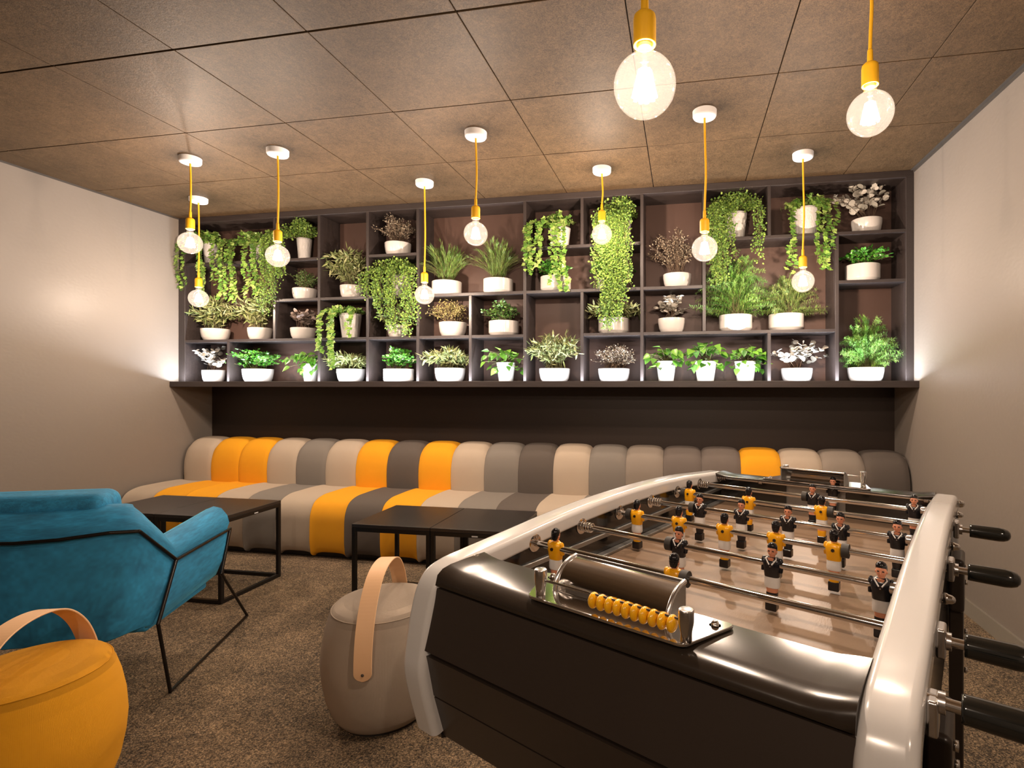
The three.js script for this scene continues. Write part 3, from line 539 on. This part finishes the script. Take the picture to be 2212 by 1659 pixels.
// a stem that rises from the pot, leans towards (ex, ez) and reaches height h; droop bends its tip down
function stemCurve(r, ex, h, ez, droop) { const a = rr(0, Math.PI * 2), q = rr(0, 0.75) * r, s = V(q * Math.cos(a), -0.01, q * Math.sin(a)); return new THREE.QuadraticBezierCurve3(s, V(lerp(s.x, ex, 0.35), Math.max(0.03, h) * (0.72 + droop * 0.5), lerp(s.z, ez, 0.35)), V(ex, h * (1 - droop * 0.35), ez)); }
const ez = () => rr(-0.085, 0.125);
function inDome(l, r, h, k = 1) { const t = rr(-1, 1), x = t < 0 ? t * l : t * r; return [x * k, h * Math.sqrt(Math.max(0.05, 1 - t * t * 0.72)) * rr(0.62, 1) * k]; }
function hang(L, St, kind, x0, z0, drop, wob, tints, size) {   // a vine over the rim and down in front of the shelf
  const pts = [V(x0 * 0.4, 0.015, z0 * 0.3), V(x0 * 0.8, 0.05, z0 * 0.75), V(x0, 0.0, z0)]; const n = Math.max(3, Math.round(drop / 0.07));
  for (let i = 1; i <= n; i++) pts.push(V(x0 + rr(-wob, wob) * i / n, -drop * i / n, z0 + 0.015 * Math.sin(i)));
  const c = new THREE.CatmullRomCurve3(pts), len = drop + 0.16;
  St.push(new THREE.TubeGeometry(c, n * 3 + 6, 0.0014, 4));
  const step = kind === 'ivy' ? 0.017 : 0.0075;
  for (let s = 0.02; s < len; s += step) {
    const t = Math.min(1, s / len), p = c.getPoint(t);
    if (kind === 'ivy') { const d = V(rr(-1, 1), rr(-0.9, 0.3), rr(0.1, 1)); L.leaf(p.clone().addScaledVector(d.normalize(), 0.008), V(rr(-0.7, 0.7), rr(-1, -0.2), rr(0.1, 0.7)), V(1, rr(-0.3, 0.3), rr(-0.4, 0.2)), size * rr(0.7, 1.25), size * rr(0.85, 1.35), pick(tints), 0.18, 1); }
    else for (let k = 0; k < 2; k++) { const d = V(rr(-1, 1), rr(-0.5, 0.5), rr(-0.3, 1)).normalize(), q = p.clone().addScaledVector(d, rr(0.004, 0.030)); L.leaf(q, d.clone().add(V(0, -0.5, 0)), V(rr(-1, 1), rr(-1, 1), 0.2), size * rr(0.7, 1.2), size * rr(0.8, 1.25), pick(tints), 0.12); }
  }
}
const GEN = {
  sage(o) { const L = new Leaves(), S = []; const n = Math.round(46 * (o.dense || 1));
    for (let k = 0; k < n; k++) { const [ex, h] = inDome(o.l, o.r, o.h), c = stemCurve(o.R, ex, h, ez(), rr(0.1, 0.7)); S.push(new THREE.TubeGeometry(c, 8, 0.0016, 4)); const m = 13 + Math.floor(rnd() * 5);
      for (let i = 3; i <= m; i++) { const t = i / m, p = c.getPoint(t), tg = c.getTangent(t), sd = dirIn(), d = tg.clone().multiplyScalar(rr(0.4, 1)).addScaledVector(sd, 0.9); L.leaf(p, d, dirIn(), rr(0.038, 0.066), rr(0.011, 0.018), pick(TINT.sage), 0.22); } }
    return { L, S, m: LM.soft, sm: stemMat }; },
  leafy(o, tints = TINT.leafy, size = 0.024, matl = LM.gloss) { const L = new Leaves(), S = []; const n = Math.round(42 * (o.dense || 1));
    for (let k = 0; k < n; k++) { const [ex, h] = inDome(o.l, o.r, o.h), c = stemCurve(o.R, ex, h, ez(), rr(0, 0.4)); S.push(new THREE.TubeGeometry(c, 6, 0.0013, 4));
      for (let i = 0; i < 15; i++) { const t = rr(0.25, 1), p = c.getPoint(t), d = dirIn(); d.y = Math.abs(d.y) * 0.5 + 0.05; L.leaf(p.clone().addScaledVector(d, 0.006), d, dirIn(), size * rr(0.7, 1.35), size * rr(0.7, 1.15), pick(tints, 0.3), 0.15); } }
    return { L, S, m: matl, sm: stemMat }; },
  box(o) { return GEN.leafy(o, TINT.box, 0.019, LM.gloss); },
  fern(o) { return GEN.leafy(o, TINT.fern, 0.013, LM.soft); },
  twig(o, tints = TINT.twig) { const L = new Leaves(), S = [];
    for (let k = 0; k < 52; k++) { const [ex, h] = inDome(o.l, o.r, o.h), c = stemCurve(o.R, ex, h, ez(), rr(0, 0.25)); S.push(new THREE.TubeGeometry(c, 8, 0.0015, 4));
      for (let i = 0; i < 22; i++) { const t = rr(0.3, 1), p = c.getPoint(t), d = c.getTangent(t).multiplyScalar(0.6).addScaledVector(dirIn(), 0.9), q = p.clone().addScaledVector(d, rr(0, 0.02)); L.leaf(q, d, dirIn(), rr(0.009, 0.018), rr(0.006, 0.012), pick(tints, 0.3), 0.2); } }
    return { L, S, m: LM.dry, sm: brownStem }; },
  twigolive(o) { return GEN.twig(o, TINT.twigolive); },
  asp(o, tints = o.pale ? TINT.aspPale : TINT.asp) { const L = new Leaves(), S = []; const n = Math.round(84 * (o.dense || 1));
    for (let k = 0; k < n; k++) { const a = rr(0.02, 0.98) * Math.PI, q = Math.sqrt(rr(0.25, 1)), ca = Math.cos(a), ex = (ca < 0 ? o.l : o.r) * ca * q, h = o.h * Math.max(0.1, Math.sin(a)) * q, c = stemCurve(o.R * 0.8, ex, h, ez(), rr(0.15, 0.8)); S.push(new THREE.TubeGeometry(c, 8, 0.0012, 4)); const tint = pick(tints, 0.25);
      for (let i = 0; i < 210; i++) { const t = rr(0.22, 1), p = c.getPoint(t), tg = c.getTangent(t), d = tg.multiplyScalar(0.7).addScaledVector(dirIn(), 0.9).normalize(), reach = rr(0.016, 0.040) * (1.15 - 0.45 * t); L.blade(p, p.clone().addScaledVector(d, reach), 0.0024, tint.map((v) => v * rr(0.8, 1.2))); } }
    return { L, S, m: LM.soft, sm: stemMat }; },
  grass(o) { const L = new Leaves(), S = [];
    for (let k = 0; k < 95; k++) { const [ex, h] = inDome(o.l, o.r, o.h), c = stemCurve(o.R * 0.9, ex, h, ez(), rr(0, 0.25)); S.push(new THREE.TubeGeometry(c, 6, 0.0011, 4)); const tint = pick(TINT.grass, 0.25);
      for (let i = 0; i < 46; i++) { const t = rr(0.1, 0.95), p = c.getPoint(t), d = c.getTangent(t).addScaledVector(dirIn(), 0.42).normalize(); L.blade(p, p.clone().addScaledVector(d, rr(0.025, 0.055)), 0.0024, tint.map((v) => v * rr(0.8, 1.2))); } }
    return { L, S, m: LM.soft, sm: stemMat }; },
  ivy(o) { const q = { L: new Leaves(), S: [], m: LM.gloss, sm: stemMat };
    for (let k = 0; k < 30; k++) { const [ex, h] = inDome(o.l * 0.8, o.r * 0.8, o.h), c = stemCurve(o.R, ex, h, ez(), rr(0.3, 1)); q.S.push(new THREE.TubeGeometry(c, 6, 0.0013, 4)); for (let i = 0; i < 9; i++) { const p = c.getPoint(rr(0.3, 1)), d = dirIn(); d.y *= 0.5; q.L.leaf(p, d.add(V(0, -0.2, 0.4)), dirIn(), rr(0.022, 0.040), rr(0.026, 0.046), pick(TINT.ivy, 0.25), 0.15, 1); } }
    for (const [x, drop, n = 2] of o.vines || []) for (let k = 0; k < n; k++) hang(q.L, q.S, 'ivy', x + rr(-0.025, 0.025), rr(0.118, 0.150), drop * rr(0.82, 1), 0.03, TINT.ivy, 0.032);
    return q; },
  maiden(o) { const q = { L: new Leaves(), S: [], m: LM.soft, sm: stemMat };
    for (let k = 0; k < 96; k++) { const [ex, h] = inDome(o.l * 0.95, o.r * 0.95, o.h * 1.45), c = stemCurve(o.R, ex, h, ez(), rr(0.2, 1.1)); q.S.push(new THREE.TubeGeometry(c, 6, 0.001, 4)); for (let i = 0; i < 26; i++) { const p = c.getPoint(rr(0.25, 1)), d = dirIn(); q.L.leaf(p.clone().addScaledVector(d, 0.016), d, dirIn(), rr(0.011, 0.017), rr(0.012, 0.018), pick(TINT.maiden, 0.25), 0.12); } }
    for (const [x, drop, n = 4] of o.vines || []) for (let k = 0; k < Math.ceil(n * 0.62); k++) hang(q.L, q.S, 'maiden', x + rr(-0.03, 0.03), rr(0.115, 0.155), drop * rr(0.5, 1), 0.035, TINT.maiden, 0.015);
    return q; },
};
// broad leaves that can be picked apart: one mesh each
function bladeGeo(len, wid, fold, heart) { const L = new Leaves(), w = [1, 1, 1], N = 6, rows = []; for (let i = 0; i <= N; i++) { const t = i / N, k = heart ? Math.sin(Math.PI * Math.pow(t, 0.55)) : Math.sqrt(Math.max(0, 1 - (2 * t - 1) ** 2)); const a = len * t, hw = wid / 2 * k, dip = -0.10 * len * t * t; rows.push([V(-hw, fold * hw + dip, a), V(0, dip, a), V(hw, fold * hw + dip, a)]); } return grid(rows); }
const eucLeaf = [bladeGeo(0.046, 0.040, 0.25, false), bladeGeo(0.038, 0.030, 0.35, false)], pothosLeaf = [bladeGeo(0.062, 0.048, 0.3, true), bladeGeo(0.052, 0.040, 0.22, true)];
const eucMats = [[0.40, 0.37, 0.32], [0.50, 0.46, 0.40], [0.30, 0.28, 0.235]].map((c) => mat({ color: lin(...c), roughness: 0.6 })), eucPurple = [[0.30, 0.235, 0.20], [0.38, 0.30, 0.26], [0.21, 0.16, 0.14]].map((c) => mat({ color: lin(...c), roughness: 0.65 }));
const pothosMats = [[0.085, 0.22, 0.028], [0.14, 0.31, 0.04], [0.05, 0.14, 0.02]].map((c) => mat({ color: lin(...c), roughness: 0.34 }));
function leafMesh(parent, geo, m, p, dir, roll, s) { const o = mesh('leaf', geo, m, parent); o.position.copy(p); o.scale.setScalar(s); const q = new THREE.Quaternion().setFromUnitVectors(V(0, 0, 1), dir.clone().normalize()); o.quaternion.copy(q.multiply(new THREE.Quaternion().setFromAxisAngle(V(0, 0, 1), roll))); }
function broad(group, o, kind) {
  const S = [], mats = kind === 'pothos' ? pothosMats : o.pale ? eucPurple : eucMats, geos = kind === 'pothos' ? pothosLeaf : eucLeaf;
  if (kind === 'pothos') { for (let k = 0; k < 66; k++) { const [ex, h] = inDome(o.l * 0.85, o.r * 0.85, o.h), low = k < 22; const c = stemCurve(o.R, ex, low ? rr(-0.045, 0.03) : h, rr(-0.06, 0.12), rr(0.1, 0.6)); S.push(new THREE.TubeGeometry(c, 6, 0.0014, 4)); const p = c.getPoint(1); leafMesh(group, geos[k % 2], mats[k % 3], p, V(ex * 5 + rr(-0.4, 0.4), rr(-0.9, 0.1), rr(0.1, 1)), rr(-0.5, 0.5), rr(0.75, 1.15)); } }
  else { const n = o.stems || 13; for (let k = 0; k < n; k++) { const [ex, h] = inDome(o.l, o.r, o.h), c = stemCurve(o.R, ex * 0.95, h, ez(), rr(0, 0.3)); S.push(new THREE.TubeGeometry(c, 8, 0.0016, 4)); const m = 5; for (let i = 0; i < m; i++) { const t = lerp(0.38, 1, i / (m - 1)), p = c.getPoint(t), tg = c.getTangent(t); for (const s of i === m - 1 ? [1] : [1, -1]) { const sd = V(Math.cos(k + i * 1.57), 0.2, Math.sin(k + i * 1.57)).multiplyScalar(s); leafMesh(group, geos[(k + i) % 2], mats[(k * 2 + i) % 3], p, tg.clone().multiplyScalar(0.7).add(sd), rr(-1, 1), rr(0.75, 1.1) * (1.15 - 0.3 * t)); } } } }
  return S;
}
const POT = {
  bowl: (r, h) => [[0, 0.0], [r * 0.70, 0.0], [r * 0.80, h * 0.06], [r * 0.92, h * 0.32], [r * 0.99, h * 0.72], [r, h * 0.97], [r * 0.985, h], [r * 0.945, h * 0.985], [r * 0.93, h * 0.8], [0, h * 0.78]],
  cyl: (r, h) => [[0, 0], [r * 0.82, 0], [r * 0.86, h * 0.02], [r * 0.985, h * 0.17], [r, h * 0.22], [r, h * 0.975], [r * 0.985, h], [r * 0.945, h * 0.985], [r * 0.935, h * 0.82], [0, h * 0.80]],
  tall: (r, h) => [[0, 0], [r * 0.70, 0], [r * 0.74, h * 0.015], [r * 0.98, h * 0.93], [r, h * 0.985], [r * 0.97, h], [r * 0.92, h * 0.985], [r * 0.90, h * 0.9], [0, h * 0.88]],
};
function plant([id, kind, pot, x, level, r, h, l, rt, top], name, label, o = {}) {
  srand(1000 + id.charCodeAt(0) * 100 + Number(id.slice(1)) * 7);
  const k = Math.cos(Math.atan2(Math.abs(x), 3.71)), R = Math.min(r * k, 0.112), ks = Math.sqrt(k);
  const g = thing(name, label, 'potted plant', [x, level, SHELF_MID + (o.z || 0)], 0);
  const pm = mesh('pot', lathe(POT[pot](R, h), 48), pot === 'tall' && level > 1.2 ? M.potMatt : M.pot, g);
  mesh('soil', cyl(R * 0.91, R * 0.91, 0.004, 0, h * 0.885, 0, 24), M.soil, pm);
  const q = { R: R * 0.85, l: l * ks, r: rt * ks, h: top, ...o };
  const f = new THREE.Group(); f.name = 'foliage'; f.position.y = h * 0.90; g.add(f);
  if (kind === 'euc' || kind === 'pothos') { const S = broad(f, q, kind); mesh('stems', S, kind === 'euc' ? brownStem : stemMat, f); return g; }
  const { L, S, m, sm } = GEN[kind](q);
  const lf = mesh('leaves', L.geo(), m, f); lf.userData.kind = 'stuff';
  const st = mesh('stems', S, sm, f); st.userData.kind = 'stuff';
  return g;
}

plant(['B1', 'euc', 'bowl', -3.788, 1.165, 0.117, 0.107, 0.18, 0.14, 0.22], 'potted_eucalyptus', 'silvery round-leaved plant in a white bowl in the ledge corner by the wall', { stems: 12 });
plant(['B2', 'leafy', 'bowl', -3.370, 1.165, 0.156, 0.114, 0.27, 0.22, 0.17], 'potted_green_plant', 'wide bright green bushy plant in a large white bowl on the ledge', { dense: 1.4 });
plant(['B3', 'pothos', 'tall', -2.897, 1.165, 0.075, 0.154, 0.16, 0.09, 0.11], 'potted_broadleaf', 'broad-leaved green plant in a tall white pot beside the wide green bushy plant', {});
plant(['B4', 'sage', 'bowl', -2.541, 1.165, 0.126, 0.110, 0.24, 0.13, 0.14], 'potted_olive_plant', 'olive-leaved plant in a white bowl under the trailing ivy, on the ledge', {});
plant(['B5', 'leafy', 'cyl', -2.138, 1.165, 0.129, 0.108, 0.15, 0.13, 0.18], 'potted_green_plant', 'compact bright green plant in a low round white pot on the ledge', {});
plant(['B6', 'sage', 'bowl', -1.720, 1.165, 0.124, 0.112, 0.26, 0.15, 0.17], 'potted_olive_plant', 'pale olive-leaved plant in a white bowl on the ledge below the brown bush', {});
plant(['B7', 'pothos', 'tall', -1.282, 1.165, 0.073, 0.151, 0.17, 0.13, 0.12], 'potted_broadleaf', 'broad-leaved green plant in a tall white pot below the round clipped green bush', {});
plant(['B8', 'sage', 'bowl', -0.915, 1.165, 0.115, 0.105, 0.21, 0.21, 0.29], 'potted_olive_plant', 'tallest olive-leaved plant in a white bowl, filling the high cubbyhole on the ledge', { dense: 1.5 });
plant(['B9', 'twig', 'bowl', -0.484, 1.165, 0.114, 0.102, 0.15, 0.15, 0.18], 'potted_dry_twigs', 'brown dry twiggy plant in a white bowl on the brightly lit ledge', {});
plant(['B10', 'pothos', 'tall', -0.119, 1.165, 0.069, 0.152, 0.14, 0.12, 0.12], 'potted_broadleaf', 'broad-leaved green plant in a white pot, first of three next to the brown twigs', {});
plant(['B11', 'pothos', 'tall', 0.148, 1.165, 0.074, 0.149, 0.14, 0.14, 0.16], 'potted_broadleaf', 'tallest broad-leaved green plant in a white pot, middle one of the ledge trio', {});
plant(['B12', 'pothos', 'tall', 0.411, 1.165, 0.072, 0.147, 0.12, 0.13, 0.13], 'potted_broadleaf', 'broad-leaved green plant in a white pot, last of the ledge trio before the divider', {});
plant(['B13', 'euc', 'bowl', 0.740, 1.165, 0.101, 0.098, 0.18, 0.25, 0.20], 'potted_eucalyptus', 'silvery round-leaved plant in a white bowl next to the fluffy fern, on the ledge', { stems: 14 });
plant(['B14', 'asp', 'bowl', 1.165, 1.165, 0.114, 0.101, 0.19, 0.21, 0.40], 'potted_feathery_fern', 'fluffy feathery fern in a white bowl on the ledge by the shelf’s end post', { dense: 1.3 });
plant(['C1', 'sage', 'bowl', -3.770, 1.51, 0.148, 0.097, 0.22, 0.15, 0.30], 'potted_olive_plant', 'olive-leaved plant in a wide white bowl leaning out past the shelf’s end post', { dense: 1.2 });
plant(['C2', 'sage', 'bowl', -3.353, 1.51, 0.119, 0.097, 0.28, 0.16, 0.29], 'potted_olive_plant', 'olive-leaved plant in a white bowl under the two hanging ivies', { dense: 1.1 });
plant(['C3', 'euc', 'bowl', -2.959, 1.51, 0.119, 0.089, 0.13, 0.13, 0.17], 'potted_eucalyptus', 'dusky purple round-leaved plant in a white bowl under the small dark fern', { stems: 12, pale: true });
plant(['C4', 'ivy', 'tall', -2.545, 1.51, 0.100, 0.191, 0.26, 0.15, 0.09], 'potted_ivy', 'ivy trailing from a white pot down to the ledge bowl of olive leaves', { vines: [[-0.17, 0.30, 3], [-0.05, 0.44, 4], [0.11, 0.20, 2]] });
plant(['C5', 'sage', 'bowl', -2.150, 1.51, 0.085, 0.095, 0.11, 0.12, 0.13], 'potted_olive_plant', 'small olive plant in a white bowl hidden behind the cascading pale fern', { dense: 0.5 });
plant(['C6', 'twigolive', 'bowl', -1.698, 1.51, 0.113, 0.106, 0.18, 0.12, 0.18], 'potted_dry_bush', 'brownish olive small-leaved bush in a white bowl beside the low pendant bulb', {});
plant(['C7', 'box', 'cyl', -1.299, 1.51, 0.116, 0.107, 0.15, 0.13, 0.16], 'potted_green_bush', 'round dark green bush in a low white pot in its own small cubbyhole', {});
plant(['C8', 'sage', 'cyl', -0.488, 1.51, 0.108, 0.110, 0.19, 0.20, 0.13], 'potted_olive_plant', 'olive-leaved plant in a faceted white pot under the long cascading fern', {});
plant(['C9', 'euc', 'bowl', -0.081, 1.51, 0.094, 0.100, 0.13, 0.12, 0.20], 'potted_eucalyptus', 'silvery round-leaved plant in a white bowl below the tall dry twigs', { stems: 12 });
plant(['C10', 'asp', 'cyl', 0.344, 1.51, 0.109, 0.110, 0.31, 0.30, 0.48], 'potted_feathery_fern', 'largest feathery green fern in a low white pot, spilling over the divider', { dense: 1.6, z: 0.02 });
plant(['C11', 'asp', 'cyl', 0.673, 1.51, 0.113, 0.111, 0.15, 0.28, 0.33], 'potted_feathery_fern', 'paler feathery fern in a low white pot beside the largest fern', { pale: true });
plant(['D1', 'fern', 'bowl', -2.946, 1.817, 0.115, 0.091, 0.10, 0.12, 0.16], 'potted_dark_fern', 'small dark green fern in a white bowl under the trailing maidenhair fern', {});
plant(['D2', 'sage', 'bowl', -2.529, 1.817, 0.109, 0.100, 0.27, 0.13, 0.33], 'potted_olive_plant', 'tall olive-leaved plant in a white bowl in the open high cubbyhole', { dense: 1.2 });
plant(['D3', 'maiden', 'tall', -2.123, 1.817, 0.081, 0.168, 0.25, 0.16, 0.10], 'potted_maidenhair_fern', 'pale green fern cascading from a white pot over the shelf below the dry twigs', { vines: [[-0.20, 0.22, 5], [-0.10, 0.34, 9], [0.02, 0.44, 10], [0.12, 0.48, 8], [0.19, 0.50, 3]] });
plant(['D4', 'grass', 'cyl', -1.746, 1.817, 0.121, 0.105, 0.22, 0.21, 0.30], 'potted_grass_fern', 'upright grassy fern in a low white pot close to the low pendant bulb', {});
plant(['D5', 'grass', 'cyl', -1.342, 1.817, 0.115, 0.108, 0.21, 0.19, 0.31], 'potted_grass_fern', 'upright grassy fern in a low white pot under the bulb, next to the ivy cubbyhole', {});
plant(['D6', 'leafy', 'cyl', -0.908, 1.817, 0.114, 0.109, 0.13, 0.12, 0.13], 'potted_green_plant', 'dark green leafy plant in a low white pot below the climbing ivy', {});
plant(['D7', 'leafy', 'cyl', -0.511, 1.817, 0.092, 0.087, 0.14, 0.17, 0.13], 'potted_green_plant', 'green leafy plant in a small white pot mostly covered by the cascading fern', {});
plant(['D8', 'twig', 'bowl', -0.043, 1.817, 0.097, 0.097, 0.20, 0.10, 0.33], 'potted_dry_twigs', 'tall brown dry twigs in a white bowl in the high cubbyhole beside a bulb', {});
plant(['D9', 'leafy', 'cyl', 1.146, 1.817, 0.109, 0.112, 0.12, 0.15, 0.12], 'potted_green_plant', 'low green leafy plant in a wide white pot in the dark end cubbyhole', {});
plant(['E1', 'ivy', 'tall', -3.814, 2.126, 0.080, 0.186, 0.14, 0.24, 0.13], 'potted_ivy', 'ivy trailing from a white pot in the top corner cubbyhole by the wall', { vines: [[-0.14, 0.40, 3], [0.06, 0.46, 4], [0.16, 0.36, 2]] });
plant(['E2', 'ivy', 'tall', -3.357, 2.126, 0.092, 0.142, 0.25, 0.17, 0.14], 'potted_ivy', 'thick ivy trailing from a white pot on the top board, second from the wall', { vines: [[-0.20, 0.46, 4], [-0.12, 0.50, 4], [0.0, 0.46, 2], [0.08, 0.40, 3]] });
plant(['E3', 'maiden', 'tall', -2.950, 2.126, 0.071, 0.179, 0.20, 0.14, 0.12], 'potted_maidenhair_fern', 'maidenhair fern trailing from a white pot past the small dark fern', { vines: [[-0.21, 0.60, 9], [-0.14, 0.56, 9], [-0.07, 0.30, 4]] });
plant(['E4', 'twig', 'bowl', -2.142, 2.126, 0.114, 0.102, 0.14, 0.13, 0.21], 'potted_dry_twigs', 'brown dry bush in a glossy white bowl in a dark top cubbyhole', {});
plant(['E5', 'ivy', 'tall', -0.874, 2.126, 0.078, 0.150, 0.17, 0.15, 0.14], 'potted_ivy', 'ivy climbing down from a white pot to the leafy pot below it', { vines: [[-0.19, 0.34, 5], [-0.13, 0.30, 3], [-0.02, 0.44, 3], [0.04, 0.48, 3]] });
plant(['E6', 'maiden', 'tall', -0.422, 2.126, 0.063, 0.184, 0.19, 0.10, 0.12], 'potted_maidenhair_fern', 'longest cascading fern, falling from a white top pot across two shelf boards', { vines: [[-0.14, 0.52, 10], [-0.09, 0.76, 17], [-0.03, 0.80, 18], [0.03, 0.66, 12]] });
plant(['E7', 'maiden', 'tall', 0.350, 2.126, 0.072, 0.187, 0.20, 0.18, 0.12], 'potted_maidenhair_fern', 'maidenhair fern spilling from a white pot above the largest feathery fern', { vines: [[-0.17, 0.50, 9], [-0.11, 0.56, 10], [-0.05, 0.42, 4], [0.11, 0.36, 4]] });
plant(['E8', 'ivy', 'tall', 0.798, 2.126, 0.090, 0.191, 0.20, 0.19, 0.11], 'potted_ivy', 'ivy hanging in thin strands from a large white pot near the silvery plant', { vines: [[-0.11, 0.44, 3], [0.03, 0.42, 2], [0.10, 0.42, 3], [0.17, 0.28, 1]] });
plant(['E9', 'euc', 'bowl', 1.171, 2.126, 0.096, 0.098, 0.24, 0.22, 0.33], 'potted_eucalyptus', 'silvery round-leaved plant in a white bowl on the top end board', { stems: 17 });

renderer.render(scene, camera);
